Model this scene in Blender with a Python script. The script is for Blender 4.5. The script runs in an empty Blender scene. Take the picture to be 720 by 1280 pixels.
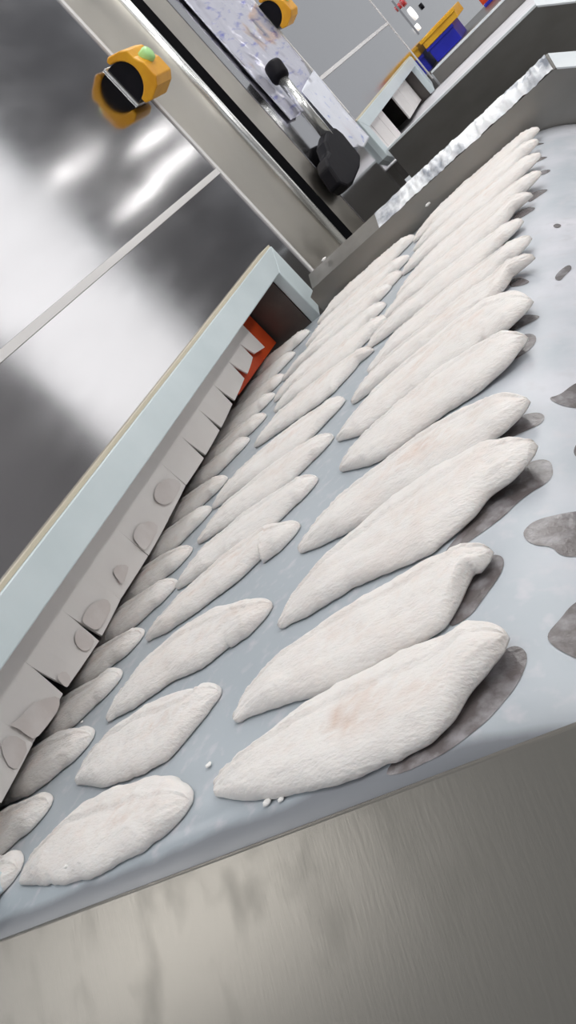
import bpy, bmesh, math, random
import numpy as np
from mathutils import Vector, Matrix, noise
from mathutils.geometry import delaunay_2d_cdt

random.seed(7)
S = 0.26                      # metres per layout unit (camera height above the belt = 1 unit)
scene = bpy.context.scene
C = scene.collection

# ------------------------------------------------------------------ camera
CX, CY = 360.0, 640.0
V1 = np.array([-864., 1501.]); V2 = np.array([685., -137.]); CC = np.array([CX, CY])
F = math.sqrt(-np.dot(V1 - CC, V2 - CC))
def _ray(p): return np.array([p[0] - CX, p[1] - CY, F])
def _n(v): return v / np.linalg.norm(v)
_x = -_n(_ray(V1)); _y = _n(_ray(V2)); _z = np.cross(_x, _y)
RM = np.stack([_x, _y, _z])
def wdir(p): return RM @ _ray(p)
EYE = np.array([0., 0., 1.])
def onZ(p, z=0.0):
    d = wdir(p); return EYE + d * ((z - 1) / d[2])
def onX(p, x):
    d = wdir(p); return EYE + d * (x / d[0])
def onY(p, y):
    d = wdir(p); return EYE + d * (y / d[1])

cd = bpy.data.cameras.new('camera'); cam = bpy.data.objects.new('camera', cd); C.objects.link(cam)
cd.sensor_fit = 'VERTICAL'; cd.sensor_height = 36; cd.lens = F / 1280 * 36
cd.clip_start = 0.005; cd.clip_end = 200
m = Matrix.Identity(4)
for r in range(3):
    m[r][0] = RM[r, 0]; m[r][1] = -RM[r, 1]; m[r][2] = -RM[r, 2]
m[2][3] = S
cam.matrix_world = m
scene.camera = cam

# ------------------------------------------------------------------ light
scene.view_settings.view_transform = 'Standard'
scene.view_settings.look = 'None'
scene.view_settings.gamma = 1
scene.view_settings.exposure = -0.22
wd = bpy.data.worlds.new('hall'); scene.world = wd; wd.use_nodes = True
wd.node_tree.nodes['Background'].inputs[0].default_value = (0.93, 0.96, 1.0, 1)
wd.node_tree.nodes['Background'].inputs[1].default_value = 0.6
LAMP_W = 5.0
LAMPS = [(-0.5, 0.5), (1.2, 5.0), (-0.5, 9.5), (5.0, 2.5), (5.0, 8.0), (1.2, 13.0), (-0.2, 16.5),  # last one on this row is added to brighten the far conveyor
         (-13, -4.8), (-18, -6.8)]  # unseen side-bay pair, added to put a bright glow on the skirt
LAMP_Z = 8.0
FLAP_LAMP_W = 9.0

# ------------------------------------------------------------------ helpers
ORG = {}
def tag(o, label=None, cat=None, group=None, kind=None):
    if label: o['label'] = label
    if cat: o['category'] = cat
    if group: o['group'] = group
    if kind: o['kind'] = kind
    return o
def thing(name, base, label, cat, group=None, kind=None):
    o = bpy.data.objects.new(name, None); C.objects.link(o)
    o.empty_display_size = 0.05
    o.location = Vector(base) * S
    ORG[o] = Vector(base)
    return tag(o, label, cat, group, kind)
def make(name, verts, faces, mt, parent=None, smooth=False, base=None, bevel=0.0):
    """verts in layout units, world positions"""
    if parent is not None:
        b = ORG[parent]; 
        if base is None: base = b
    elif base is None:
        vs = np.array(verts, float); base = Vector(((vs[:,0].min()+vs[:,0].max())/2, (vs[:,1].min()+vs[:,1].max())/2, vs[:,2].min()))
    base = Vector(base)
    me = bpy.data.meshes.new(name)
    me.from_pydata([((Vector(v) - base) * S)[:] for v in verts], [], faces)
    bm = bmesh.new(); bm.from_mesh(me); bmesh.ops.recalc_face_normals(bm, faces=bm.faces); bm.to_mesh(me); bm.free()
    if smooth: me.shade_smooth()
    me.materials.append(mt)
    o = bpy.data.objects.new(name, me); C.objects.link(o)
    ORG[o] = base
    if parent is not None:
        o.parent = parent; o.location = (base - ORG[parent]) * S
    else:
        o.location = base * S
    if bevel:
        b = o.modifiers.new('bevel', 'BEVEL'); b.width = bevel * S; b.segments = 2; b.limit_method = 'ANGLE'
    return o
def box(x0, x1, y0, y1, z0, z1):
    v = [(x, y, z) for x in (x0, x1) for y in (y0, y1) for z in (z0, z1)]
    f = [(0,1,3,2), (4,6,7,5), (0,4,5,1), (2,3,7,6), (0,2,6,4), (1,5,7,3)]
    return v, f
def prism(pts, axis, a, b):
    """extrude a 2D polygon along axis from a to b. axis X: pts=(y,z); Y: pts=(x,z); Z: pts=(x,y)"""
    def mk(p, t):
        return (t, p[0], p[1]) if axis == 'X' else (p[0], t, p[1]) if axis == 'Y' else (p[0], p[1], t)
    n = len(pts)
    v = [mk(p, a) for p in pts] + [mk(p, b) for p in pts]
    f = [tuple(range(n))[::-1], tuple(range(n, 2 * n))] + [(i, (i + 1) % n, n + (i + 1) % n, n + i) for i in range(n)]
    return v, f
def sweep(ring_fn, n, k, close_ends=True):
    """ring_fn(i)-> list of k points"""
    v = []; f = []
    for i in range(n): v += list(ring_fn(i))
    for i in range(n - 1):
        for j in range(k):
            a = i*k + j; b = i*k + (j+1) % k
            f.append((a, b, b + k, a + k))
    if close_ends:
        f.append(tuple(range(k))[::-1]); f.append(tuple(range((n-1)*k, n*k)))
    return v, f
def tube(p0, p1, r0, r1=None, k=20, dome=0.0):
    p0 = Vector(p0); p1 = Vector(p1); r1 = r0 if r1 is None else r1
    d = (p1 - p0); L = d.length; d.normalize()
    a = d.orthogonal().normalized(); b = d.cross(a)
    st = [(0, r0), (L, r1)]
    if dome: st = [(0, r0*.6), (dome*.4, r0*.92), (dome, r0), (L - dome, r1), (L - dome*.4, r1*.92), (L, r1*.6)]
    def ring(i):
        t, r = st[i]
        return [tuple(p0 + d*t + (a*math.cos(q) + b*math.sin(q))*r) for q in [2*math.pi*j/k for j in range(k)]]
    return sweep(ring, len(st), k)
def copy_tree(o, parent=None):
    c = o.copy(); C.objects.link(c); c.parent = parent; ORG[c] = ORG.get(o, Vector())
    for ch in list(o.children): copy_tree(ch, c)
    return c

# ------------------------------------------------------------------ materials
def mat(name, col, rough=0.5, metal=0.0, col2=None, nscale=20.0, ndet=4.0, lo=0.35, hi=0.65, stretch=(1,1,1),
        bump=0.0, bscale=200.0, bstretch=(1,1,1), rough2=None, sss=0.0, spec=0.5, emit=None, aniso=0.0):
    mt = bpy.data.materials.new(name); mt.use_nodes = True
    nt = mt.node_tree; N = nt.nodes; L = nt.links; b = N['Principled BSDF']
    b.inputs['Base Color'].default_value = (*col, 1); b.inputs['Roughness'].default_value = rough
    b.inputs['Metallic'].default_value = metal
    b.inputs['Specular IOR Level'].default_value = spec
    if aniso: b.inputs['Anisotropic'].default_value = aniso
    if sss:
        b.inputs['Subsurface Weight'].default_value = sss
        b.inputs['Subsurface Radius'].default_value = (0.012, 0.008, 0.006); b.inputs['Subsurface Scale'].default_value = 0.5
    tc = N.new('ShaderNodeTexCoord')
    def nz(scale, det, st):
        mp = N.new('ShaderNodeMapping'); mp.inputs['Scale'].default_value = st
        L.new(tc.outputs['Object'], mp.inputs['Vector'])
        n = N.new('ShaderNodeTexNoise'); n.inputs['Scale'].default_value = scale; n.inputs['Detail'].default_value = det
        L.new(mp.outputs[0], n.inputs['Vector']); return n
    if col2 is not None or rough2 is not None:
        n = nz(nscale, ndet, stretch)
        r = N.new('ShaderNodeMapRange'); r.inputs['From Min'].default_value = lo; r.inputs['From Max'].default_value = hi
        L.new(n.outputs['Fac'], r.inputs['Value'])
        if col2 is not None:
            mx = N.new('ShaderNodeMix'); mx.data_type = 'RGBA'
            mx.inputs['A'].default_value = (*col, 1); mx.inputs['B'].default_value = (*col2, 1)
            L.new(r.outputs[0], mx.inputs['Factor']); L.new(mx.outputs['Result'], b.inputs['Base Color'])
        if rough2 is not None:
            q = N.new('ShaderNodeMapRange'); q.inputs['To Min'].default_value = rough; q.inputs['To Max'].default_value = rough2
            L.new(r.outputs[0], q.inputs['Value']); L.new(q.outputs[0], b.inputs['Roughness'])
    if bump:
        n = nz(bscale, 3, bstretch); bp = N.new('ShaderNodeBump'); bp.inputs['Strength'].default_value = bump
        bp.inputs['Distance'].default_value = 0.002
        L.new(n.outputs['Fac'], bp.inputs['Height']); L.new(bp.outputs[0], b.inputs['Normal'])
    if emit:
        b.inputs['Emission Color'].default_value = (*emit[0], 1); b.inputs['Emission Strength'].default_value = emit[1]
    return mt
def lin(r, g, b): return tuple(((c/255)/12.92 if c/255 <= .04045 else ((c/255+.055)/1.055)**2.4) for c in (r, g, b))

M = {}
M['wall_steel'] = mat('polished_wall_steel', (0.56, 0.555, 0.57), 0.10, 1.0, rough2=0.14, nscale=5, stretch=(1, 1, 3), bump=0.03, bscale=14, bstretch=(1, 0.5, 1.5))
M['post_steel'] = mat('brushed_post_steel', (0.52, 0.49, 0.44), 0.3, 1.0, rough2=0.4, nscale=9, bump=0.03, bscale=200, bstretch=(1, 8, .3))
M['panel_steel'] = mat('brushed_panel_steel', (0.29, 0.28, 0.265), 0.33, 1.0, col2=(0.24, 0.232, 0.217), nscale=5, stretch=(1, 1, 2), bump=0.03, bscale=300, bstretch=(.2, 3, 3))
M['skirt_steel'] = mat('stained_skirt_steel', (0.205, 0.194, 0.175), 0.36, 1.0, col2=(0.195, 0.185, 0.166), nscale=22, ndet=6, stretch=(1.2, .8, .8), lo=.5, hi=.7, rough2=.42, bump=0.04, bscale=150, bstretch=(3, .4, .4))
M['dark_steel'] = mat('dark_liner_steel', (0.16, 0.145, 0.135), 0.45, 0.7, col2=(0.1, 0.09, 0.085), nscale=8)
M['seal'] = mat('pale_sealant', lin(214, 212, 212), 0.4)
M['rail'] = mat('satin_aluminium_rail', (0.72, 0.73, 0.72), 0.25, 0.85)
M['black'] = mat('black_rubber', (0.004, 0.004, 0.005), 0.9, spec=.02, bump=0.05, bscale=120)
M['knob'] = mat('black_plastic', (0.006, 0.006, 0.009), 0.5, col2=(0.01, 0.009, 0.012), nscale=25, spec=.12)
M['frame'] = mat('pale_blue_frame_paint', lin(206, 217, 221), 0.32, 0.15, col2=lin(196, 208, 212), nscale=7, bump=0.02, bscale=60)
M['gasket'] = mat('cream_gasket', lin(196, 188, 168), 0.5)
M['flap'] = mat('frosted_white_flap', lin(246, 243, 241), 0.5, col2=lin(240, 236, 234), nscale=9, bump=0.06, bscale=160)
M['flap_bare'] = mat('bare_flap_patch', lin(222, 214, 211), 0.35, col2=lin(232, 226, 224), nscale=30, bump=0.1, bscale=120)
M['orange'] = mat('orange_rubber', lin(214, 78, 26), 0.5, col2=lin(190, 62, 20), nscale=14)
M['yellow'] = mat('yellow_latch_plastic', lin(226, 164, 22), 0.38, col2=lin(214, 148, 16), nscale=25)
M['green'] = mat('pale_green_button', lin(176, 226, 150), 0.3, col2=lin(160, 214, 138), nscale=30)
M['lip_steel'] = mat('dull_lip_steel', (0.24, 0.235, 0.225), 0.5, 1.0, col2=(0.17, 0.165, 0.155), nscale=12)
M['ice'] = mat('white_ice', lin(242, 244, 247), 0.2, col2=lin(150, 155, 165), nscale=22, ndet=6, lo=.46, hi=.66, sss=0.1, bump=0.5, bscale=160)
M['snow'] = mat('white_snow', lin(240, 238, 235), 0.6, col2=lin(230, 228, 226), nscale=200, bump=.3, bscale=400)
M['blue_crate'] = mat('blue_crate_plastic', lin(34, 42, 186), 0.4, col2=lin(28, 34, 166), nscale=10)
M['yellow_crate'] = mat('yellow_crate_plastic', lin(238, 182, 42), 0.4, col2=lin(226, 168, 30), nscale=10)
M['red_crate'] = mat('red_orange_crate_plastic', lin(222, 74, 28), 0.4, col2=lin(206, 62, 22), nscale=10)
M['white_paint'] = mat('white_coated_lip', lin(222, 227, 230), 0.3, col2=lin(212, 218, 222), nscale=15)
M['pale_belt'] = mat('pale_frosted_belt', lin(226, 224, 228), 0.4, col2=lin(212, 211, 216), nscale=12, bump=.1, bscale=120)
M['lamp'] = mat('lamp_housing', (0.7, 0.7, 0.7), 0.5)
M['diffuser'] = mat('lamp_diffuser', (0.9, 0.9, 0.9), 0.5, emit=((1, 0.98, 0.95), 9.0))
M['window'] = mat('daylit_window', (0.9, 0.9, 0.9), 0.4, emit=((1.0, 0.99, 0.98), 1.25))  # emissive only to be mirrored in the steel wall
M['hall_wall'] = mat('grey_hall_wall', (0.30, 0.295, 0.30), 0.6, col2=(0.24, 0.235, 0.24), nscale=1.5)
M['floor'] = mat('wet_grey_floor', (0.30, 0.29, 0.27), 0.4, col2=(0.22, 0.215, 0.2), nscale=3)
M['lamp_white'] = mat('white_indicator', (0.8, 0.8, 0.8), 0.3, emit=((1, 1, 1), 1.0))
M['lamp_red'] = mat('red_indicator', (0.5, 0.03, 0.04), 0.3)

def fillet_material():
    mt = bpy.data.materials.new('frozen_fillet_flesh'); mt.use_nodes = True
    nt = mt.node_tree; N = nt.nodes; L = nt.links; b = N['Principled BSDF']
    b.inputs['Roughness'].default_value = 0.62; b.inputs['Specular IOR Level'].default_value = 0.3
    b.inputs['Subsurface Weight'].default_value = 0.18
    b.inputs['Subsurface Radius'].default_value = (0.010, 0.006, 0.0045); b.inputs['Subsurface Scale'].default_value = 0.4
    tc = N.new('ShaderNodeTexCoord'); oi = N.new('ShaderNodeObjectInfo')
    off = N.new('ShaderNodeVectorMath'); off.operation = 'MULTIPLY_ADD'
    cmb = N.new('ShaderNodeCombineXYZ')
    for i in range(3): L.new(oi.outputs['Random'], cmb.inputs[i])
    L.new(cmb.outputs[0], off.inputs[0]); off.inputs[1].default_value = (7, 3, 5); L.new(tc.outputs['Object'], off.inputs[2])
    n1 = N.new('ShaderNodeTexNoise'); n1.inputs['Scale'].default_value = 13; n1.inputs['Detail'].default_value = 6; n1.inputs['Roughness'].default_value = .65
    L.new(off.outputs[0], n1.inputs['Vector'])
    r1 = N.new('ShaderNodeMapRange'); r1.inputs['From Min'].default_value = .50; r1.inputs['From Max'].default_value = .78; L.new(n1.outputs['Fac'], r1.inputs['Value'])
    mx = N.new('ShaderNodeMix'); mx.data_type = 'RGBA'
    mx.inputs['A'].default_value = (*lin(222, 218, 215), 1); mx.inputs['B'].default_value = (*lin(208, 190, 180), 1)
    att = N.new('ShaderNodeAttribute'); att.attribute_name = 'flesh_tint'
    ma = N.new('ShaderNodeMath'); ma.operation = 'MULTIPLY_ADD'; ma.use_clamp = True
    L.new(r1.outputs[0], ma.inputs[0]); ma.inputs[1].default_value = .35; L.new(att.outputs['Fac'], ma.inputs[2])
    L.new(ma.outputs[0], mx.inputs['Factor']); L.new(mx.outputs['Result'], b.inputs['Base Color'])
    # fine frost grain and muscle fibre relief
    mp = N.new('ShaderNodeMapping'); mp.inputs['Scale'].default_value = (0.6, 1.6, 1); mp.inputs['Rotation'].default_value = (0, 0, 0.5)
    L.new(off.outputs[0], mp.inputs['Vector'])
    n2 = N.new('ShaderNodeTexNoise'); n2.inputs['Scale'].default_value = 330; n2.inputs['Detail'].default_value = 3; L.new(mp.outputs[0], n2.inputs['Vector'])
    n3 = N.new('ShaderNodeTexNoise'); n3.inputs['Scale'].default_value = 90; n3.inputs['Detail'].default_value = 4; L.new(mp.outputs[0], n3.inputs['Vector'])
    ad = N.new('ShaderNodeMath'); L.new(n2.outputs['Fac'], ad.inputs[0]); L.new(n3.outputs['Fac'], ad.inputs[1])
    bp = N.new('ShaderNodeBump'); bp.inputs['Strength'].default_value = 0.6; bp.inputs['Distance'].default_value = 0.0016
    L.new(ad.outputs[0], bp.inputs['Height']); L.new(bp.outputs[0], b.inputs['Normal'])
    return mt
M['fillet'] = fillet_material()

def belt_material():
    """blue-grey belt with a thin skin of frost; its coated strip stops short of the near rim"""
    mt = bpy.data.materials.new('frosted_belt'); mt.use_nodes = True
    nt = mt.node_tree; N = nt.nodes; L = nt.links; b = N['Principled BSDF']
    tc = N.new('ShaderNodeTexCoord'); sp = N.new('ShaderNodeSeparateXYZ'); L.new(tc.outputs['Object'], sp.inputs[0])
    def noise_(s, d=4):
        n = N.new('ShaderNodeTexNoise'); n.inputs['Scale'].default_value = s; n.inputs['Detail'].default_value = d; L.new(tc.outputs['Object'], n.inputs['Vector']); return n
    def rng(src, a, c):
        r = N.new('ShaderNodeMapRange'); r.inputs['From Min'].default_value = a; r.inputs['From Max'].default_value = c; L.new(src, r.inputs['Value']); return r
    def mix(fac, A, B):
        x = N.new('ShaderNodeMix'); x.data_type = 'RGBA'
        L.new(fac, x.inputs['Factor'])
        for k, q in (('A', A), ('B', B)):
            if isinstance(q, tuple): x.inputs[k].default_value = (*q, 1)
            else: L.new(q, x.inputs[k])
        return x.outputs['Result']
    # frost gets thicker towards the discharge roller (object x grows that way)
    n = noise_(14, 6); n2 = noise_(60, 5)
    ax = rng(sp.outputs['X'], -0.02, 0.10)
    s = N.new('ShaderNodeMath'); s.operation = 'MULTIPLY_ADD'; L.new(n.outputs['Fac'], s.inputs[0]); s.inputs[1].default_value = 2.0; s.inputs[2].default_value = -.5
    mlt = N.new('ShaderNodeMath'); mlt.operation = 'MULTIPLY'; mlt.use_clamp = True; L.new(s.outputs[0], mlt.inputs[0]); L.new(ax.outputs[0], mlt.inputs[1])
    my = N.new('ShaderNodeMapRange'); my.inputs['From Min'].default_value = 0.0; my.inputs['From Max'].default_value = 0.45; my.inputs['To Min'].default_value = 0.22  # whitens towards the far side: ceiling-light reflection painted over the frost
    L.new(sp.outputs['Y'], my.inputs['Value'])
    ml2 = N.new('ShaderNodeMath'); ml2.operation = 'MULTIPLY'; L.new(mlt.outputs[0], ml2.inputs[0]); L.new(my.outputs[0], ml2.inputs[1]); mlt = ml2
    c1 = mix(mlt.outputs[0], lin(164, 172, 179), lin(208, 206, 213))
    c2 = mix(rng(n2.outputs['Fac'], .54, .72).outputs[0], c1, lin(184, 185, 191))
    edge = N.new('ShaderNodeMath'); edge.operation = 'MULTIPLY_ADD'; L.new(n.outputs['Fac'], edge.inputs[0]); edge.inputs[1].default_value = -0.02
    L.new(sp.outputs['Y'], edge.inputs[2])
    c3 = mix(rng(edge.outputs[0], 0.006, 0.014).outputs[0], lin(128, 131, 137), c2)
    L.new(c3, b.inputs['Base Color'])
    rr = N.new('ShaderNodeMapRange'); rr.inputs['To Min'].default_value = .28; rr.inputs['To Max'].default_value = .42
    L.new(n.outputs['Fac'], rr.inputs['Value']); L.new(rr.outputs[0], b.inputs['Roughness'])
    bp = N.new('ShaderNodeBump'); bp.inputs['Strength'].default_value = .15; bp.inputs['Distance'].default_value = .001
    L.new(n2.outputs['Fac'], bp.inputs['Height']); L.new(bp.outputs[0], b.inputs['Normal'])
    return mt
M['belt'] = belt_material()
M['bare'] = mat('bare_wet_belt', lin(96, 90, 90), 0.22, col2=lin(140, 137, 140), nscale=70, ndet=6, lo=.45, hi=.7, bump=.25, bscale=240)  # frost-free belt tone, darkened to paint the shadow under fillet tips

# ------------------------------------------------------------------ setting
XW = -3.05; XF = -2.97
make_floor = tag(make('floor', *box(XW - 4, 40, -14, 90, -3.6, -3.5), M['floor']), kind='structure')
wr = tag(make('wall_right', *prism([(-14, -3.5), (16.0, -3.5), (16.0, 12), (22.6, 12), (22.6, -3.5), (34, -3.5), (34, 14), (-14, 14)], 'X', 8.0, 8.4), M['hall_wall']), kind='structure')
w1 = tag(make('window_1', *box(8.1, 8.2, 16.0, 22.6, -3.5, 12), M['window']), kind='structure')  # unseen glowing panel added to give the steel wall its white reflection
for yy in (16.0, 22.5): make('window_frame', *box(7.96, 8.1, yy, yy + .1, -3.5, 12), M['frame'], w1)

wl = tag(make('wall_left', *prism([(.95, -3.5), (1.2, -3.5), (1.2, .52), (6.44, .52), (6.44, -3.5), (11.25, -3.5), (11.25, .62), (16.2, .62), (16.2, -3.5), (45, -3.5), (45, 6), (.95, 6)], 'X', XW - .2, XW - .07), M['dark_steel']), kind='structure')
def wpanel(pts, mt='wall_steel', x1=XW): return make('panel', *prism(pts, 'X', XW - .07, x1), M[mt], wl, bevel=.006)
def rect(y0, y1, z0, z1): return [(y0, z0), (y1, z0), (y1, z1), (y0, z1)]
wpanel(rect(.95, 7.06, 1.41, 5.5))
wpanel([(.95, 1.365), (.95, -3.5), (1.2, -3.5), (1.2, .52), (6.44, .52), (6.44, -3.5), (7.06, -3.5), (7.06, 1.365)])
wpanel(rect(7.10, 8.2, -3.5, 5.5), 'post_steel')
wpanel(rect(8.46, 8.98, -3.5, 5.5), 'post_steel', XW)
wpanel(rect(9.0, 11.27, -3.5, 5.5), 'wall_steel')
wpanel(rect(11.31, 16.97, 1.455, 5.5))
wpanel([(11.31, 1.41), (11.31, .62), (16.2, .62), (16.2, -3.5), (16.97, -3.5), (16.97, 1.41)])
wpanel(rect(17.0, 45, -3.5, 5.5))
def seam(y0, y1, z0, z1): return make('seam', *box(XW - .05, XW + .012, y0, y1, z0, z1), M['seal'], wl)
seam(7.055, 7.105, -1.0, 5.5); seam(.95, 7.05, 1.362, 1.412)
seam(11.268, 11.315, .9, 5.5); seam(11.32, 16.96, 1.41, 1.456); seam(16.965, 17.005, .2, 5.5)
# vertical rail and the black joint beside it
tag(make('vertical_rail', *tube((XW + .005, 8.07, -2.5), (XW + .005, 8.07, 5.5), .055), M['rail'], smooth=True), 'satin metal vertical rail running beside the black rubber joint', 'rail')
make('joint_seal', *box(XW - .06, XW + .01, 8.2, 8.46, -3.5, 5.5), M['black'], wl)
# tunnel liners behind the two openings
def liner(y0, y1, zt, mt):
    r = tag(make('tunnel_liner', *box(-5.6, XW - .07, y0, y1, zt, zt + .04), mt, wl))
    make('liner_side', *box(-5.6, XW - .03, y1 + .006, y1 + .05, -.7, zt), mt, wl)
    make('liner_side', *box(-5.6, XW - .03, y0 - .05, y0 - .006, -.7, zt), mt, wl)
    make('liner_back', *box(-5.65, -5.6, y0, y1, -.7, zt), mt, wl)
liner(1.25, 6.39, .49, M['dark_steel'])
liner(11.3, 16.15, .6, M['dark_steel'])

# ------------------------------------------------------------------ ceiling lamps
for i, (x, y) in enumerate(LAMPS):
    near = ['hanging over the near end of the fillet conveyor', 'hanging over the discharge roller', 'hanging over the space between conveyors', 'hanging over the aisle by the near end',
            'hanging over the aisle opposite the latch', 'hanging over the aisle opposite the far conveyor', 'hanging over the far empty conveyor', 'first lamp of the side bay behind the near end', 'second lamp of the side bay behind the near end'][i]
    t = thing('ceiling_lamp', (x, y, LAMP_Z), 'white tube lamp ' + near, 'lamp', 'hall ceiling lamps')
    make('housing', *prism([(y - .3, LAMP_Z + .3), (y + .3, LAMP_Z + .3), (y + .42, LAMP_Z), (y - .42, LAMP_Z)], 'X', x - 2.6, x + 2.6), M['lamp'], t)
    make('diffuser', *prism([(y - .36 + .72 * k / 8, LAMP_Z - .02 - .2 * math.sin(math.pi * k / 8)) for k in range(9)], 'X', x - 2.5, x + 2.5), M['diffuser'], t, smooth=False)
    if True:
        ld = bpy.data.lights.new('lamp_light', 'AREA'); ld.shape = 'RECTANGLE'; ld.size = 4.8 * S; ld.size_y = .7 * S; ld.energy = LAMP_W * (3.6 if i > 6 else 1.9 if i in (3, 4) else 1.9 if i in (5, 6) else .4); ld.color = (1, .985, .96)
        lo = bpy.data.objects.new('lamp_light', ld); C.objects.link(lo); lo.parent = t; lo.location = (0, 0, -.24 * S)

# tube lamps fixed along the opposite wall (far ones mirrored in the steel, near pair added for the flaps)
for k, (y0, y1, z) in enumerate([(22.9, 26.2, 5.6), (28.2, 32.6, 5.1), (24.4, 27.8, 3.7), (27.9, 33.4, 4.0), (.5, 5.0, 4.4), (6.5, 11.0, 4.4)]):
    t = thing('wall_lamp', (7.9, (y0 + y1) / 2, z), ['upper slim tube lamp beside the window', 'topmost slim tube lamp beyond the window', 'lowest slim tube lamp beside the window', 'lower slim tube lamp beyond the window', 'slim tube lamp facing the near conveyor', 'slim tube lamp facing the door latch'][k] + ' on the opposite wall', 'lamp', 'wall tube lamps')
    make('housing', *box(7.9, 8.0, y0, y1, z - .1, z + .1), M['lamp'], t)
    make('tube', *tube((7.82, y0 + .1, z), (7.82, y1 - .1, z), .07, k=12), M['diffuser'], t)
    if k > 3:  # unseen pair added to throw low light onto the curtain flaps
        ld = bpy.data.lights.new('lamp_light', 'AREA'); ld.shape = 'RECTANGLE'; ld.size = .6 * S; ld.size_y = (y1 - y0) * S; ld.energy = FLAP_LAMP_W; ld.color = (1, .985, .96)
        lo = bpy.data.objects.new('lamp_light', ld); C.objects.link(lo); lo.parent = t; lo.location = (-.2 * S, 0, 0); lo.rotation_euler = (0, math.radians(90), 0)

# ------------------------------------------------------------------ near conveyor
XT, RR = -1.05, 0.65          # where the belt starts to turn down, roller radius
YN, YF = 1.035, 6.29
def bz(x):
    if x <= XT: return 0.0
    d = min(x - XT, RR); return math.sqrt(max(RR*RR - d*d, 0)) - RR
def surf(s, y, up=0.0):
    """s: arc length past the tangent line"""
    if s <= 0: return (XT + s, y, up)
    a = s / RR
    return (XT + (RR + up) * math.sin(a), y, (RR + up) * math.cos(a) - RR)
def belt_hit(p):
    d = wdir(p); lo_, hi_ = 0.0, 1.0
    t = (-1) / d[2]; P = EYE + d * t
    if P[0] <= XT: return P[0] - XT, P[1]
    a, b = t, t * 2.2
    for _ in range(60):
        mth = (a + b) / 2; Q = EYE + d * mth
        if Q[2] > bz(Q[0]) and Q[0] < XT + RR: a = mth
        else: b = mth
    Q = EYE + d * a
    return RR * math.asin(min(1, (Q[0] - XT) / RR)), Q[1]

def conveyor(y0, y1, z, x0, label):
    conv = thing('belt_conveyor', (-1.9, (y0 + y1) / 2, -.7), label, 'conveyor', 'outfeed conveyors')
    return conv
conv = conveyor(YN, YF, 0, -5.3, 'near conveyor with grey frosted belt carrying rows of white fish fillets')
def belt_mesh(y0, y1, z0=0.0, x0=-5.3):
    prof = [(x0 + (XT - x0) * k / 40 - XT) for k in range(41)] + [RR * math.radians(100) * k / 22 for k in range(1, 23)]
    v = []; f = []; NY = 24; th = .012
    for s in prof:
        for j in range(NY + 1):
            y = y0 + (y1 - y0) * j / NY; p = surf(s, y); v.append((p[0], p[1], p[2] + z0))
    n0 = len(v)
    for s in prof:
        for j in range(NY + 1):
            y = y0 + (y1 - y0) * j / NY; p = surf(s, y, -th); v.append((p[0], p[1], p[2] + z0))
    K = NY + 1; n = len(prof)
    for i in range(n - 1):
        for j in range(NY):
            a = i*K + j; f.append((a, a+1, a+K+1, a+K)); f.append((n0+a, n0+a+K, n0+a+K+1, n0+a+1))
        f.append((i*K, (i+1)*K, n0+(i+1)*K, n0+i*K)); f.append((i*K+NY, n0+i*K+NY, n0+(i+1)*K+NY, (i+1)*K+NY))
    for j in range(NY):
        a = j; f.append((a, n0+a, n0+a+1, a+1)); a = (n-1)*K + j; f.append((a, a+1, n0+a+1, n0+a))
    return v, f
belt = make('belt', *belt_mesh(YN, YF), M['belt'], conv, smooth=True, base=(XT, YN, 0))
make('roller', *tube((XT, YN + .02, -RR), (XT, YF - .02, -RR), RR - .02, k=40), M['panel_steel'], conv, smooth=True)

def sm_poly(pts, it=2):
    for _ in range(it):
        q = []
        for i in range(len(pts)):
            a = np.array(pts[i]); b = np.array(pts[(i+1) % len(pts)])
            q += [a*.75 + b*.25, a*.25 + b*.75]
        pts = q
    return pts
def inside(p, poly):
    c = False; n = len(poly)
    for i in range(n):
        a = poly[i]; b = poly[i-1]
        if (a[1] > p[1]) != (b[1] > p[1]) and p[0] < (b[0]-a[0])*(p[1]-a[1])/(b[1]-a[1]) + a[0]: c = not c
    return c
def fill2d(poly, step):
    poly = [np.array(p) for p in poly]; n = len(poly)
    xs = [p[0] for p in poly]; ys = [p[1] for p in poly]
    pts = [Vector(p) for p in poly]
    x = min(xs) + step/2
    while x < max(xs):
        y = min(ys) + step/2
        while y < max(ys):
            if inside((x, y), poly): pts.append(Vector((x, y)))
            y += step
        x += step
    r = delaunay_2d_cdt(pts, [(i, (i+1) % n) for i in range(n)], [], 1, 1e-5)
    return [tuple(v) for v in r[0]], [tuple(f) for f in r[2]]
def bare_or_shadow_patch(pix, ragged=.012, up=.0012):
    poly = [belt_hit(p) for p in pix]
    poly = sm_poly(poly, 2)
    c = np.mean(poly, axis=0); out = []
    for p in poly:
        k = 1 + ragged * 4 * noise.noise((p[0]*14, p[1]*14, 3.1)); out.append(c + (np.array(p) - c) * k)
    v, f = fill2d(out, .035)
    make('bare_patch', [surf(a, b, up) for a, b in v], f, M['bare'], belt, smooth=True)
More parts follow.
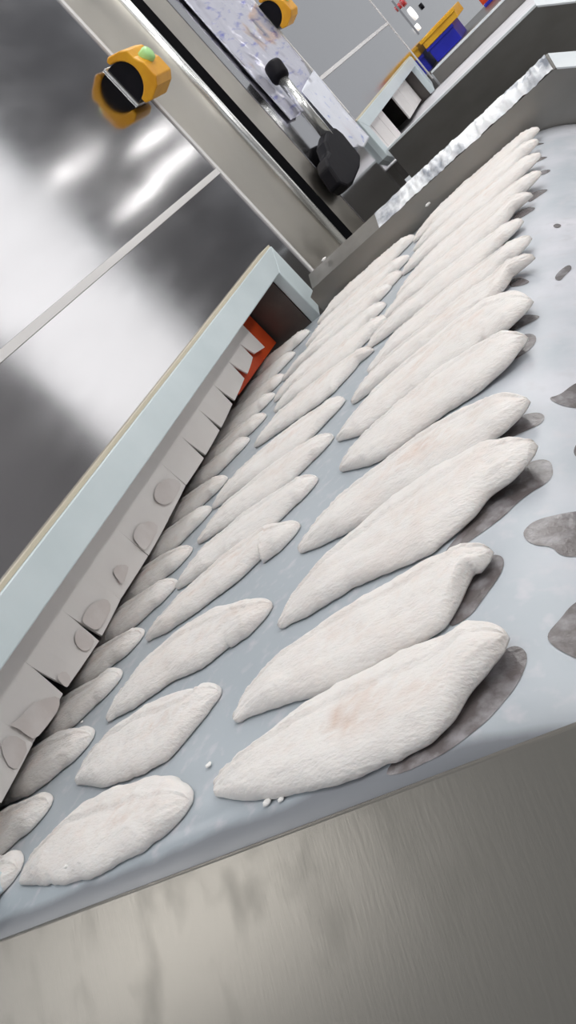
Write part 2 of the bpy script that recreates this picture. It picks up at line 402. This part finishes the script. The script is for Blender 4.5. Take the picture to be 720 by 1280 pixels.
for pix in [  # tip patches include painted shadow; the later ones are old fillet footprints
    [(470, 975), (520, 962), (575, 932), (620, 892), (648, 855), (660, 825), (652, 810), (636, 808), (600, 840), (540, 900)],          # frost-free belt and painted shadow under the nearest fillet tip
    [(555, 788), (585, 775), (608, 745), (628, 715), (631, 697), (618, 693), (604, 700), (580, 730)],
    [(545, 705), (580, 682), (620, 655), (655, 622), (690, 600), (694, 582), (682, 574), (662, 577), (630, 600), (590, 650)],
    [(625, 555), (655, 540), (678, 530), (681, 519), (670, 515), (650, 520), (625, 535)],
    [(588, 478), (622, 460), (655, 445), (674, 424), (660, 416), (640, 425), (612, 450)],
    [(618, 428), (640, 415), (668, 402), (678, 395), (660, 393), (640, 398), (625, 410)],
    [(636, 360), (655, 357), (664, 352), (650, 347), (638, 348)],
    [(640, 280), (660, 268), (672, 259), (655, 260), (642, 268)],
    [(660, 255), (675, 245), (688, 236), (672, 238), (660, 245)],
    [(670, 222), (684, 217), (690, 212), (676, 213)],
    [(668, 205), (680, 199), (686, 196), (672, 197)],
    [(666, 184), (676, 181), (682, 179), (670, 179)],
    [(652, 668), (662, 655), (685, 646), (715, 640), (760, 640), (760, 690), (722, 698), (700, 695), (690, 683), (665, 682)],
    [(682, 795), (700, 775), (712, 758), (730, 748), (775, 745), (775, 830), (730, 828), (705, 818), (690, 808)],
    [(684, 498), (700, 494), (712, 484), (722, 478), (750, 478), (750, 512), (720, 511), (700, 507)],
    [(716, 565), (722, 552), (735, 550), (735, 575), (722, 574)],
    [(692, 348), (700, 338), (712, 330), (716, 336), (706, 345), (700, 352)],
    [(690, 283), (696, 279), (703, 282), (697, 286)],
]: bare_or_shadow_patch(pix)

# near skirt: sloping stainless plate below the belt edge
side = make('side_panel', *prism([(YN - .004, .006), (YN - .012, .005), (.32, -.59), (.30, -2.0), (.34, -2.0), (.36, -.62), (YN - .004, -.04)], 'X', -2.95, .9), M['skirt_steel'], conv, bevel=.004)
# far side panel with a folded lip, bent down at the discharge end
far = make('side_panel', *prism([(-2.88, -.9), (-2.88, .16), (-2.8, .2), (-.53, .2), (.15, -.36), (.15, -.9)], 'Y', YF + .01, YF + .03), M['panel_steel'], conv)
def lip(y0, z0, y1, z1, xs, th=.012):
    """folded lip running along X; xs = [(x, dz)]"""
    v = []
    for x, dz in xs:
        v += [(x, y0, z0 + dz), (x, y1, z1 + dz), (x, y1 + .004, z1 + dz - th*2), (x, y0 + .004, z0 + dz - th*2)]
    f = []
    for i in range(len(xs) - 1):
        for j in range(4):
            a = i*4 + j; b = i*4 + (j+1) % 4; f.append((a, b, b+4, a+4))
    f += [(3, 2, 1, 0), tuple(range(len(v) - 4, len(v)))]
    return v, f
make('lip', *lip(YF + .01, .2, YF + .15, .288, [(-2.82, 0), (-.515, 0)]), M['lip_steel'], far)
tag(make('end_lip', *lip(YF + .01, .2, YF + .15, .288, [(-.512, 0), (.16, -.56)]), M['white_paint'], far), 'pale end lip bent downwards')
# ice crust along the lip
def crust():
    n = 150; k = 9; v = []; f = []
    for i in range(n):
        x = -2.08 + (1.55) * i / (n - 1)
        amp = min(1, max(.02, (x + 2.1) / .45))
        if -1.25 < x < -1.12: amp *= .35
        for j in range(k):
            t = j / (k - 1)
            h = (.012 + .03 * (noise.fractal((x*16, t*1.4, 1.0), .6, 2.0, 4) + .35)) * amp * math.sin(math.pi * min(max(t*.92 + .04, 0), 1)) ** .6
            tt = t * (1 + .05 * noise.noise((x*9, 4, 4))) + .07 * noise.noise((x*11, t, 9)) * (1 - t)
            y = YF + .01 + .14 * tt; z = .2 + .088 * tt
            v.append((x, y - .53 * max(h, .001), z + .85 * max(h, .001)))
    for i in range(n - 1):
        for j in range(k - 1):
            a = i*k + j; f.append((a, a+1, a+k+1, a+k))
    return v, f
tag(make('ice_crust', *crust(), M['ice'], far, smooth=True), 'bumpy white ice crust along the steel lip')

# ------------------------------------------------------------------ far conveyor
conv2 = conveyor(11.3, 16.4, .05, -5.3, 'far empty conveyor with pale belt beyond the icy steel lip')
make('belt', *belt_mesh(11.32, 16.38, .06), M['pale_belt'], conv2, smooth=True, base=(XT - 2.4, 11.0, .06))
make('side_panel', *prism([(-2.95, -1.6), (-2.95, .23), (-.70, .23), (.1, -.42), (.1, -1.6)], 'Y', 11.2, 11.24), M['panel_steel'], conv2)
make('top_flange', *box(-2.95, -.70, 11.19, 11.33, .23, .255), M['white_paint'], conv2)
make('end_lip', *lip(11.19, .236, 11.5, .33, [(-.70, 0), (.12, -.66)]), M['white_paint'], conv2)
make('side_panel', *prism([(-2.9, -1.0), (-2.9, .3), (-.9, .3), (-.3, -.3), (-.3, -1.0)], 'Y', 16.42, 16.46), M['panel_steel'], conv2)
make('top_flange', *box(-2.9, -.9, 16.38, 16.6, .3, .33), M['white_paint'], conv2)

# ------------------------------------------------------------------ opening frames
def opening_frame(y0, y1, zt, w, hh, z0a, z0b, label):
    """outer y0..y1, top zt; jamb width w, head height hh"""
    t = thing('opening_frame', (XF, (y0 + y1) / 2, 0), label, 'frame', 'outfeed opening frames')
    make('head', *prism([(y0, zt), (y1, zt), (y1 - w, zt - hh), (y0 + w, zt - hh)], 'X', XW - .02, XF), M['frame'], t, bevel=.008)
    make('jamb', *prism([(y1, zt), (y1, z0b), (y1 - w, z0b - .12), (y1 - w, zt - hh)], 'X', XW - .02, XF), M['frame'], t, bevel=.008)
    make('jamb', *prism([(y0, zt), (y0, z0a), (y0 + w, z0a - .12), (y0 + w, zt - hh)], 'X', XW - .02, XF), M['frame'], t, bevel=.008)
    make('gasket', *box(XW - .0, XF - .012, y0, y1, zt + .001, zt + .02), M['gasket'], t)
    return t
opening_frame(1.05, 6.63, .655, .24, .19, .1, .1, 'pale blue frame around the near curtained opening, fillets passing under it')
opening_frame(11.10, 16.3, .76, .24, .16, .2, .2, 'small pale blue frame around the far opening beyond the icy lip')

# ------------------------------------------------------------------ strip curtain, near opening
XC = -3.38
cur = thing('strip_curtain', (XC, 3.8, .08), 'white frosted strip curtain hanging over the fillets in the near opening', 'curtain')
bot = [(0, 1005), (40, 930), (80, 865), (124, 800), (150, 750), (185, 695), (210, 650), (232, 607), (255, 572), (275, 537), (291, 504), (306, 472), (316, 446), (331, 434)]
BP = [(1.0, .07), (1.34, .07)] + [tuple(onX(p, XC)[1:]) for p in bot]
SLIT = {4: .035, 5: .03, 10: .035, 11: .03, 12: .04, 13: .06, 14: .06}      # flap boundaries that gape
flaps = []
def flap(yb0, zb0, yb1, zb1, g0, g1, sw, mt, xo=0.0, zt=.485):
    n = 8; v = []; th = .012
    def xs(t): return XC + xo + sw * t ** 3
    for side_ in (0, th):
        for i in range(n + 1):
            t = i / n
            a = yb0 + g0 * max(0, (t - .45) / .55) ** 1.5; b = yb1 - g1 * max(0, (t - .45) / .55) ** 1.5
            for q in range(4):
                r = q / 3; y = a + (b - a) * r; zb = zb0 + (zb1 - zb0) * r
                z = zt + (zb - zt) * t
                v.append((xs(t) - side_ + .006 * math.sin(math.pi * r), y, z))
    K = 4; n0 = (n + 1) * K; f = []
    for i in range(n):
        for q in range(3):
            a = i*K + q; f += [(a, a+1, a+K+1, a+K), (n0+a, n0+a+K, n0+a+K+1, n0+a+1)]
        a = i*K; f += [(a, a+K, n0+a+K, n0+a), (a+3, n0+a+3, n0+a+K+3, a+K+3)]
    for q in range(3):
        a = n*K + q; f += [(a, a+1, n0+a+1, n0+a), (q, n0+q, n0+q+1, q+1)]
    return make('flap', v, f, mt, cur, smooth=False)
for i in range(len(BP) - 1):
    a, b = BP[i], BP[i+1]
    g0 = SLIT.get(i, .003); g1 = SLIT.get(i + 1, .003) * .35
    flaps.append((a[0], b[0], flap(a[0], a[1], b[0], b[1], g0, g1, random.uniform(.0, .012), M['flap'])))
tag(flap(5.35, .1, 6.36, .06, .0, .0, 0, M['orange'], xo=-.05), 'orange rubber flap behind the white ones')
# patches where the frost has come off the flaps
def flap_patch(pix):
    poly = sm_poly([onX(p, XC + .022)[1:] for p in pix], 1)
    yc = np.mean([p[0] for p in poly]); par = flaps[0][2]
    for a, b, o in flaps:
        if a <= yc <= b: par = o
    v, f = fill2d(poly, .03)
    n = len(v)
    rim = [i for i in range(len(poly))]
    vv = [(XC + .0188 + .0012 * noise.noise((q[0]*9, q[1]*9, 2)), q[0], q[1]) for q in v]
    make('bare_patch', vv, f, M['flap_bare'], par, smooth=True)
c1 = lambda L: [(x/4.27, 700 + y/4.27) for x, y in L]
c2 = lambda L: [(100 + x/4, 500 + y/4) for x, y in L]
for pix in [c1([(5, 970), (70, 925), (160, 985), (105, 1105), (60, 1115), (20, 1050)]),
            c1([(50, 880), (100, 850), (160, 780), (215, 745), (320, 720), (320, 790), (265, 870), (190, 960), (140, 930), (95, 895)]),
            c1([(300, 620), (345, 585), (385, 630), (365, 680), (340, 670)]),
            c1([(400, 390), (440, 360), (510, 420), (490, 470), (450, 490), (405, 450)]),
            c1([(440, 320), (460, 270), (500, 225), (570, 200), (600, 250), (560, 330), (520, 380), (450, 340)]),
            c2([(165, 850), (195, 820), (245, 825), (240, 860), (215, 925), (185, 890)]),
            c2([(265, 680), (290, 620), (360, 600), (400, 640), (345, 730), (320, 755), (280, 705)]),
            c2([(370, 470), (390, 420), (430, 390), (490, 395), (510, 430), (470, 500), (430, 525), (385, 510)])]:
    flap_patch(pix)

# far opening curtain
cur2 = thing('strip_curtain', (XC, 13.6, .1), 'pale strip curtain with dark gaps inside the far opening', 'curtain')
CUR1 = cur
def flap2(y0, y1, zb):
    make('flap', *box(XC + .1, XC + .13, y0, y1, zb, .6), M['flap'], cur2, bevel=.004)
for a, b, z in [(11.35, 11.7, .12), (11.95, 12.5, .1), (12.53, 13.1, .1), (13.12, 13.5, .12), (14.6, 15.2, .12), (15.22, 15.75, .12), (15.77, 16.1, .12)]: flap2(a, b, z)

# ------------------------------------------------------------------ fish fillets
GEN_U = np.array([0, .04, .1, .2, .35, .5, .62, .75, .86, .94, 1.0])
GEN_H = np.array([.012, .07, .12, .175, .215, .225, .215, .17, .115, .065, .006])
GEN_L = np.array([.012, .035, .055, .075, .11, .14, .165, .155, .105, .055, .006])
TINT = []
def fillet_mesh(u, hi, lo_, L, org, ang, T, seed, ragged):
    TINT.clear()
    NU, NV = 84, 28; tg = .25 + .75 * random.Random(seed * 7).random()
    us = 0.5 - 0.5 * np.cos(np.linspace(0, math.pi, NU)); us = .5 * us + .5 * np.linspace(0, 1, NU)
    ca, sa = math.cos(ang), math.sin(ang); rnd = random.Random(seed); gv = rnd.uniform(.3, .5)
    v = []; f = []
    for i, t in enumerate(us):
        h = np.interp(t, u, hi); l = np.interp(t, u, lo_)
        h += ragged * (noise.noise((t*9, seed*3.1, 0)) + .5 * noise.noise((t*24, seed, 7))) * math.sin(math.pi*t) * .9
        l += ragged * (noise.noise((t*9, seed*5.7, 2)) + .7 * noise.noise((t*26, seed, 5))) * math.sin(math.pi*t)
        tk = T * min(1, ((t + .004) / .22)) ** .45 * min(1, ((1.004 - t) / .10)) ** .4
        for j in range(NV + 1):
            s = -1 + 2 * j / NV; s = math.copysign(abs(s) ** .8, s)
            mid = (h - l) / 2; half = (h + l) / 2
            y = mid + half * s
            z = tk * max(0, 1 - abs(s) ** 4.5) ** .6 * (.88 + .12 * (1 - s * s))
            edge = 1 - abs(s) ** 6
            z -= T * .30 * math.exp(-((s - gv + .12*t) / .055) ** 2) * edge * min(1, 4*t) * (1 - t)
            z += T * (.11 + .035 * math.sin(t * 190 + 2 * noise.noise((t*9, seed, 1)))) * math.exp(-((s - gv - .12 + .12*t) / .07) ** 2) * edge
            z += T * (.15 * noise.noise((t*7, s*1.6, seed)) + .09 * noise.noise((t*26, s*6, seed + 3)) + .05 * noise.noise((t*60, s*14, seed))) * edge
            v.append((org[0] + t*L*ca - y*L*sa, org[1] + t*L*sa + y*L*ca, .005 + max(z, .004)))
            TINT.append(max(0, 1 - abs(s - .0) * 1.25) * math.exp(-((t - .62) / .3) ** 2) * (.22 + 1.0 * noise.noise((t*6, s*2.5, seed*2.3)) + .9 * noise.noise((t*20, s*8, seed)) + .7 * noise.noise((t*45, s*16, seed))) * tg)
        for s in (1, -1):
            y = (h - l) / 2 + (h + l) / 2 * s * .97
            v.append((org[0] + t*L*ca - y*L*sa, org[1] + t*L*sa + y*L*ca, .004)); TINT.append(0.0)
    K = NV + 3
    for i in range(NU - 1):
        for j in range(K):
            a = i*K + j; b = i*K + (j+1) % K; f.append((a, b, b + K, a + K))
    f.append(tuple(range(K))[::-1]); f.append(tuple(range((NU-1)*K, NU*K)))
    return v, f
ORD = ['nearest', 'second', 'third', 'fourth', 'fifth', 'sixth', 'seventh', 'eighth', 'ninth', 'tenth', 'eleventh', 'twelfth', 'thirteenth', 'fourteenth', 'furthest']
COLN = {'A': 'column by the discharge roller', 'B': 'middle column', 'C': 'column half under the strip curtain'}
def ordinal(i, n): return 'furthest' if i == n - 1 else ORD[i] if i == 0 else ORD[i] + ' nearest'
def add_fillet(v, f, col, i, n, extra):
    c = np.mean(np.array(v), axis=0)
    o = make('fish_fillet', v, f, M['fillet'], None, smooth=True, base=(c[0], c[1], 0))
    at = o.data.attributes.new('flesh_tint', 'FLOAT', 'POINT')
    at.data.foreach_set('value', [max(0.0, min(1.0, q)) for q in TINT])
    tag(o, f'{extra}frozen white fish fillet, {ordinal(i, n)} in the {COLN[col]}', 'fish fillet', 'frozen fish fillets on the near conveyor')
def blunt(t, h, l):
    """rounded tail and head ends instead of points"""
    hr = np.where(t > .8, .102 * np.sqrt(np.clip((1.0 - t) / .095, 0, 1)), np.where(t < .1, .034 * np.sqrt(np.clip(t / .035, 0, 1)), 0))
    cap = np.clip(np.sqrt(np.clip((1.002 - t) / .03, 0, 1)), 0, 1) * np.clip(np.sqrt((t + .002) / .015), 0, 1)
    return np.maximum(h * cap, hr), np.maximum(l * cap, hr * .9)
def traced(up, lo_):
    U = np.array([onZ(p, .035)[:2] for p in up]); Lw = np.array([onZ(p, .008)[:2] for p in lo_])
    p0 = (U[0] + Lw[0]) / 2; p1 = (U[-1] + Lw[-1]) / 2
    d = p1 - p0; L = np.linalg.norm(d); d /= L; nrm = np.array([-d[1], d[0]]); ang = math.atan2(d[1], d[0])
    def fn(A, sg):
        t = (A - p0) @ d / L; h = sg * ((A - p0) @ nrm) / L
        t = np.maximum.accumulate(t + np.arange(len(t)) * 1e-4)
        t[0] = min(t[0], 0); h = np.maximum(h, .006)
        return t, h
    tu, hu = fn(U, 1); tl, hl = fn(Lw, -1)
    # smooth through the traced points
    uu = np.linspace(0, 1, 90)
    def spl(t, h):
        q = np.interp(uu, t, h); 
        for _ in range(2): q[1:-1] = (q[:-2] + 2*q[1:-1] + q[2:]) / 4
        return q
    H = spl(tu, hu); Lo = spl(tl, hl)
    H, Lo = blunt(uu, H, Lo)
    return uu, H, Lo, L, p0, ang
TR = {
 ('A', 0): ([(265, 968), (290, 945), (330, 915), (380, 875), (440, 835), (500, 805), (560, 786), (600, 784), (630, 785)], [(265, 995), (300, 1000), (350, 998), (400, 990), (450, 975), (490, 955), (540, 930), (570, 900), (585, 868), (610, 842), (632, 800)]),
 ('A', 1): ([(288, 890), (310, 855), (350, 815), (400, 775), (450, 740), (500, 713), (550, 690), (590, 675), (612, 680)], [(290, 903), (330, 890), (375, 876), (420, 862), (480, 832), (530, 803), (565, 780), (585, 755), (593, 738), (596, 722), (612, 692)]),
 ('A', 2): ([(345, 775), (370, 730), (420, 680), (480, 625), (540, 580), (600, 550), (640, 543), (668, 550)], [(345, 785), (385, 770), (440, 735), (490, 715), (540, 693), (585, 655), (625, 605), (650, 578), (668, 555)]),
 ('A', 3): ([(370, 680), (395, 650), (440, 605), (490, 565), (540, 527), (590, 500), (630, 487), (660, 492)], [(372, 692), (400, 683), (430, 668), (455, 655), (500, 625), (550, 597), (600, 565), (640, 530), (658, 505)]),
 ('A', 4): ([(422, 580), (450, 545), (500, 500), (550, 455), (600, 425), (630, 410), (657, 415)], [(424, 590), (460, 583), (490, 568), (520, 545), (560, 515), (600, 490), (635, 458), (648, 440), (657, 424)]),
 ('A', 5): ([(418, 545), (450, 505), (500, 455), (560, 405), (610, 368), (645, 360), (664, 370)], [(420, 550), (450, 545), (500, 507), (550, 470), (600, 433), (630, 410), (648, 393), (663, 378)]),
 ('B', 0): ([(22, 1085), (45, 1055), (80, 1025), (110, 995), (150, 975), (190, 965), (215, 965), (224, 975), (235, 996)], [(25, 1105), (60, 1108), (110, 1100), (150, 1080), (185, 1060), (210, 1030), (235, 1003)]),
 ('B', 1): ([(92, 970), (115, 935), (150, 900), (190, 872), (230, 857), (262, 854), (272, 861)], [(93, 980), (130, 985), (170, 972), (210, 950), (240, 915), (265, 885), (272, 867)]),
 ('B', 2): ([(130, 892), (150, 860), (190, 815), (230, 778), (270, 755), (310, 745), (337, 750)], [(132, 902), (165, 888), (210, 855), (255, 835), (290, 805), (320, 780), (336, 760)]),
 ('B', 3): ([(180, 795), (215, 755), (260, 710), (305, 672), (340, 652), (372, 652)], [(182, 800), (210, 790), (260, 755), (300, 725), (335, 690), (362, 670), (372, 658)]),
}
TIPS = {
 'A': [(632, 788), (610, 680), (668, 550), (660, 492), (657, 417), (664, 370), (665, 317), (661, 293), (651, 272), (663, 240), (674, 212), (674, 190), (671, 173), (672, 158)],
 'B': [(235, 998), (270, 860), (337, 752), (372, 655), (393, 595), (413, 542), (428, 496), (464, 434), (482, 394), (480, 377), (487, 355), (501, 338), (510, 318), (517, 293)],
 'C': [(19, 1083), (58, 1002), (111, 918), (147, 842), (175, 790), (217, 727), (236, 685), (261, 634), (281, 596), (309, 547), (330, 517), (341, 491), (354, 467), (367, 439), (385, 412)],
}
FORK = {('A', 6), ('A', 9), ('B', 7)}
EXTRA = {('A', 0): 'large ', ('A', 1): 'fork-tailed ', ('B', 0): 'blunt-tailed '}
for col, tips in TIPS.items():
    n = len(tips)
    for i, tp in enumerate(tips):
        seed = i * 3 + ord(col)
        rnd = random.Random(seed)
        if (col, i) in TR:
            u, h, l, L, p0, ang = traced(*TR[(col, i)])
            if (col, i) == ('A', 1):      # the forked tail: the near lobe ends before the far one
                h = np.maximum(h, np.where(u > .65, .15 * np.sqrt(np.clip((1 - u) / .22, 0, 1)), 0))
                fl = .062 * np.sqrt(np.clip((1 - u) / .06, 0, 1)); pk = np.interp(.84, u, l)
                l = np.where(u < .84, l, np.maximum(fl, pk * np.sqrt(np.clip((.925 - u) / .085, 0, 1)))); l = np.where((u > .922) & (u < .945), fl * .7, l)
            v, f = fillet_mesh(u, h, l, L, p0, ang, .052, seed, .012)
        else:
            R = onZ(tp, .03)[:2]
            ang = rnd.uniform(.02, .12); L = rnd.uniform(1.0, 1.08) * (1.0 if col == 'A' else .97)
            p0 = R - L * np.array([math.cos(ang), math.sin(ang)])
            # neighbours decide how wide this one may spread
            wk = rnd.uniform(.88, 1.02)
            ys = [onZ(q, .03)[1] for q in tips]
            gp_ = ys[i] - ys[i-1] if i else .4; gn_ = ys[i+1] - ys[i] if i < n - 1 else .4
            u = np.linspace(0, 1, 90)
            h = np.interp(u, GEN_U, GEN_H) / .225 * min(.245, .60 * gn_) * rnd.uniform(.95, 1.05); l = np.interp(u, GEN_U, GEN_L) / .165 * min(.19, .45 * gp_) * rnd.uniform(.93, 1.07)
            if (col, i) == ('A', 6): l = l * .7
            h, l = blunt(u, h, l)
            if (col, i) in FORK:
                l = np.where((u > .75) & (u < .885), np.sqrt(np.clip((.89 - u) / .14, 0, 1)) * .155, np.where(u >= .885, .018 * np.sqrt(np.clip((1 - u) / .05, 0, 1)), l))
            v, f = fillet_mesh(u, h, l, L, p0, ang, rnd.uniform(.048, .056), seed, .01)
        add_fillet(v, f, col, i, n, EXTRA.get((col, i), ''))

# ------------------------------------------------------------------ ice crumbs
def crumb(c, r, label):
    bm = bmesh.new(); bmesh.ops.create_icosphere(bm, subdivisions=2, radius=1)
    v = []
    for q in bm.verts:
        k = 1 + .35 * noise.noise(q.co * 1.7 + Vector((c[0]*9, c[1]*7, 0)))
        v.append((c[0] + q.co.x * r * k, c[1] + q.co.y * r * k * .8, c[2] + q.co.z * r * .45 * k))
    f = [tuple(a.index for a in g.verts) for g in bm.faces]; bm.free()
    tag(make('ice_crumb', v, f, M['snow'], None, smooth=True), label, 'ice', 'loose ice crumbs')
def crumb_on(p, z, r, label):
    P = onZ(p, z); crumb((P[0], P[1], z + r*.3), r, label)
crumb_on((83, 1084), .060, .009, 'tiny white ice crumb on the nearest fillet of the middle column')
crumb_on((262, 957), .004, .012, 'white ice crumb beside the left end of the large nearest fillet')
crumb_on((103, 903), .002, .010, 'white ice crumb between the curtain column and the middle column')
crumb_on((335, 1004), .003, .014, 'flattened ice crumb on the belt below the large nearest fillet')
crumb_on((352, 1000), .003, .010, 'small ice crumb just right of the flattened crumb below the large fillet')
P = onY((535, 255), YF + .0); crumb((P[0], YF - .01, P[2]), .024, 'white ice crumb stuck to the inner face of the far steel panel')
P = onY((405, 324), YF + .1); crumb((P[0], YF + .1, P[2]), .026, 'ice crumb at the left end of the steel lip beside the pale frame')

# ------------------------------------------------------------------ latches
def latch(Y0, zc, label):
    t = thing('door_latch', (XW, Y0, zc - .2), label, 'latch', 'yellow and black door latches')
    D = .34
    r = .165
    arc = [(XW + .035 + r * math.cos(a), zc + r * math.sin(a)) for a in [1.42 - 2.84 * k / 14 for k in range(15)]]
    outer = [(XW + .06, zc - .21), (XW + .12, zc - .235), (XW + .235, zc - .2), (XW + .285, zc - .15), (XW + .285, zc - .02), (XW + .25, zc + .06), (XW + .25, zc + .13), (XW + .2, zc + .17), (XW + .09, zc + .215), (XW + .055, zc + .2)]
    body = make('housing', *prism(arc + outer, 'Y', Y0, Y0 + D), M['yellow'], t, bevel=.012)
    make('disc', *prism([(XW + .016, zc - .161), (XW + .016, zc + .161)] + [(XW + .035 + (r - .004) * math.cos(a), zc + (r - .004) * math.sin(a)) for a in [math.pi/2 - math.pi * k / 18 for k in range(19)]], 'Y', Y0 + .02, Y0 + D - .02), M['knob'], t)
    make('base_plate', *box(XW, XW + .016, Y0 - .01, Y0 + D + .01, zc - .18, zc + .18), M['rail'], t, bevel=.004)
    make('button', *tube((XW + .22, Y0 + D*.45, zc + .02), (XW + .33, Y0 + D*.45, zc + .02), .062, k=20, dome=.03), M['green'], t, smooth=True)
    return t
latch(6.78, 2.34, 'yellow and black door latch with green button on the near door seam')
latch(11.25, 2.36, 'small yellow and black door latch above the printed film, far door')

# ------------------------------------------------------------------ printed protective film
def film_material():
    mt = mat('printed_film', lin(205, 205, 218), 0.12, 0.35, bump=.5, bscale=28, bstretch=(1, 1, .6))
    nt = mt.node_tree; N = nt.nodes; L = nt.links; b = N['Principled BSDF']
    tc = N.new('ShaderNodeTexCoord')
    def nz(s, st):
        mp = N.new('ShaderNodeMapping'); mp.inputs['Scale'].default_value = st; L.new(tc.outputs['Object'], mp.inputs['Vector'])
        n = N.new('ShaderNodeTexNoise'); n.inputs['Scale'].default_value = s; n.inputs['Detail'].default_value = 5; L.new(mp.outputs[0], n.inputs['Vector']); return n
    a = nz(24, (1, .5, 2.2)); r = N.new('ShaderNodeMapRange'); r.inputs['From Min'].default_value = .54; r.inputs['From Max'].default_value = .74; L.new(a.outputs['Fac'], r.inputs['Value'])
    mx = N.new('ShaderNodeMix'); mx.data_type = 'RGBA'; mx.inputs['A'].default_value = (*lin(206, 206, 220), 1); mx.inputs['B'].default_value = (*lin(120, 124, 196), 1)
    L.new(r.outputs[0], mx.inputs['Factor']); L.new(mx.outputs['Result'], b.inputs['Base Color'])
    return mt
M['film'] = film_material()
M['label_film'] = mat('white_film_strip', lin(226, 229, 240), 0.25, col2=lin(150, 165, 220), nscale=30, lo=.6, hi=.72, bump=.3, bscale=30)
def film(name, poly, x, mt, label, amp):
    v, f = fill2d([np.array(p) for p in poly], .075)
    n = len(v)
    F_ = [(x + amp * (.5 + noise.fractal((q[0]*2.3, q[1]*1.6, 1), .7, 2, 4)), q[0], q[1]) for q in v]
    o = make(name, F_, f, mt, None, smooth=True)
    s = o.modifiers.new('thickness', 'SOLIDIFY'); s.thickness = .0006
    return tag(o, label, 'plastic film')
film('protective_film', [(9.28, 4.2), (9.32, 1.30), (9.65, 1.27), (10.02, 1.37), (10.3, 1.33), (11.0, 1.5), (11.2, 1.7), (11.21, 2.3), (11.22, 4.2)], XW + .015, M['film'], 'crumpled clear film with blue print stuck beside the far door', .03)
film('protective_film', [(10.08, 1.45), (10.1, .9), (10.12, .62), (10.55, .5), (10.95, .52), (10.98, 1.0), (11.05, 1.55), (10.5, 1.5)], XW + .075, M['label_film'], 'white film strip hanging behind the black-gripped lever', .02)

# ------------------------------------------------------------------ lever handle
hx = -2.9
lev = thing('lever_handle', (hx, 9.4, .45), 'lever handle with metal rod and black grips in front of the film', 'handle')
K0 = Vector(onX((339, 79), hx)); K1 = Vector(onX((353, 100), hx)); R1 = Vector(onX((411, 172), hx))
make('knob', *tube(K0, K1, .105, .105, k=24, dome=.05), M['knob'], lev, smooth=True)
make('rod', *tube(K1 - (K1 - K0)*.3, R1, .062, k=20), M['rail'], lev, smooth=True)
gp = [(405, 167), (414, 163), (424, 171), (447, 200), (446, 214), (438, 233), (431, 238), (421, 234), (406, 212), (403, 201), (407, 194), (402, 180)]
GP = [tuple(onX(p, hx)[1:]) for p in gp]
make('grip', *prism(GP, 'X', hx - .10, hx + .06), M['knob'], lev, bevel=.03)
make('bracket', *box(XW, hx - .09, 9.3, 9.55, .6, .78), M['post_steel'], lev, bevel=.01)

# ------------------------------------------------------------------ crates beyond the far conveyor
def crate(name, Y, px, z0, z1, depth, mt, label):
    xs = px
    t = thing(name, ((xs[0]+xs[1])/2, Y + depth/2, z0), label, 'crate')
    x0, x1 = xs; w = .05
    make('base', *box(x0 + w, x1 - w, Y + w, Y + depth - w, z0, z0 + .06), mt, t)
    make('side_wall', *box(x0, x1, Y, Y + w, z0, z1), mt, t, bevel=.008)
    make('side_wall', *box(x0, x1, Y + depth - w, Y + depth, z0, z1), mt, t, bevel=.008)
    make('end_wall', *box(x0, x0 + w, Y + w, Y + depth - w, z0, z1), mt, t, bevel=.008)
    make('end_wall', *box(x1 - w, x1, Y + w, Y + depth - w, z0, z1), mt, t, bevel=.008)
    make('rim', *box(x0 - .025, x1 + .025, Y - .025, Y + .0, z1 - .06, z1), mt, t, bevel=.006)
    return t
# steel table they stand on
tb = thing('steel_table', (-2.0, 19.5, -3.5), 'steel work table beyond the far conveyor carrying coloured crates', 'table')
make('table_top', *box(-3.0, -.8, 17.6, 21.5, .24, .30), M['panel_steel'], tb, bevel=.01)
for x in (-2.9, -.95):
    for y in (17.75, 21.3): make('leg', *box(x, x + .12, y, y + .12, -3.5, .24), M['panel_steel'], tb)
crate('blue_crate', 18.0, (-2.98, -2.40), .30, .62, 1.2, M['blue_crate'], 'blue plastic crate under the yellow one')
crate('yellow_crate', 17.96, (-2.99, -2.22), .62, .80, 1.3, M['yellow_crate'], 'yellow plastic crate stacked on the blue one')
crate('red_crate', 20.5, (-2.05, -1.5), .36, .75, .4, M['red_crate'], 'red orange crate on the dark blue tray')
crate('blue_tray', 20.4, (-2.0, -1.4), .30, .36, .6, M['blue_crate'], 'flat blue tray under the red orange crate')
# status lights on the wall panel beyond the far door
ip = thing('indicator_plate', (XW, 19.3, 1.0), 'row of small white and red indicator lights on the far wall', 'indicator')
make('plate', *box(XW, XW + .02, 18.7, 21.2, .9, 1.7), M['wall_steel'], ip)
for (px, py, r, k) in [(515, 18, .17, 'lamp_white'), (521, 35, .08, 'lamp_white'), (503, 4, .1, 'lamp_red'), (498, 9, .07, 'lamp_red'), (526, 9, .08, 'knob')]:
    P = onX((px, py), XW); make('indicator_light', *tube((XW + .02, P[1], P[2]), (XW + .06, P[1], P[2]), r*.8, k=16), M[k], ip, smooth=False)
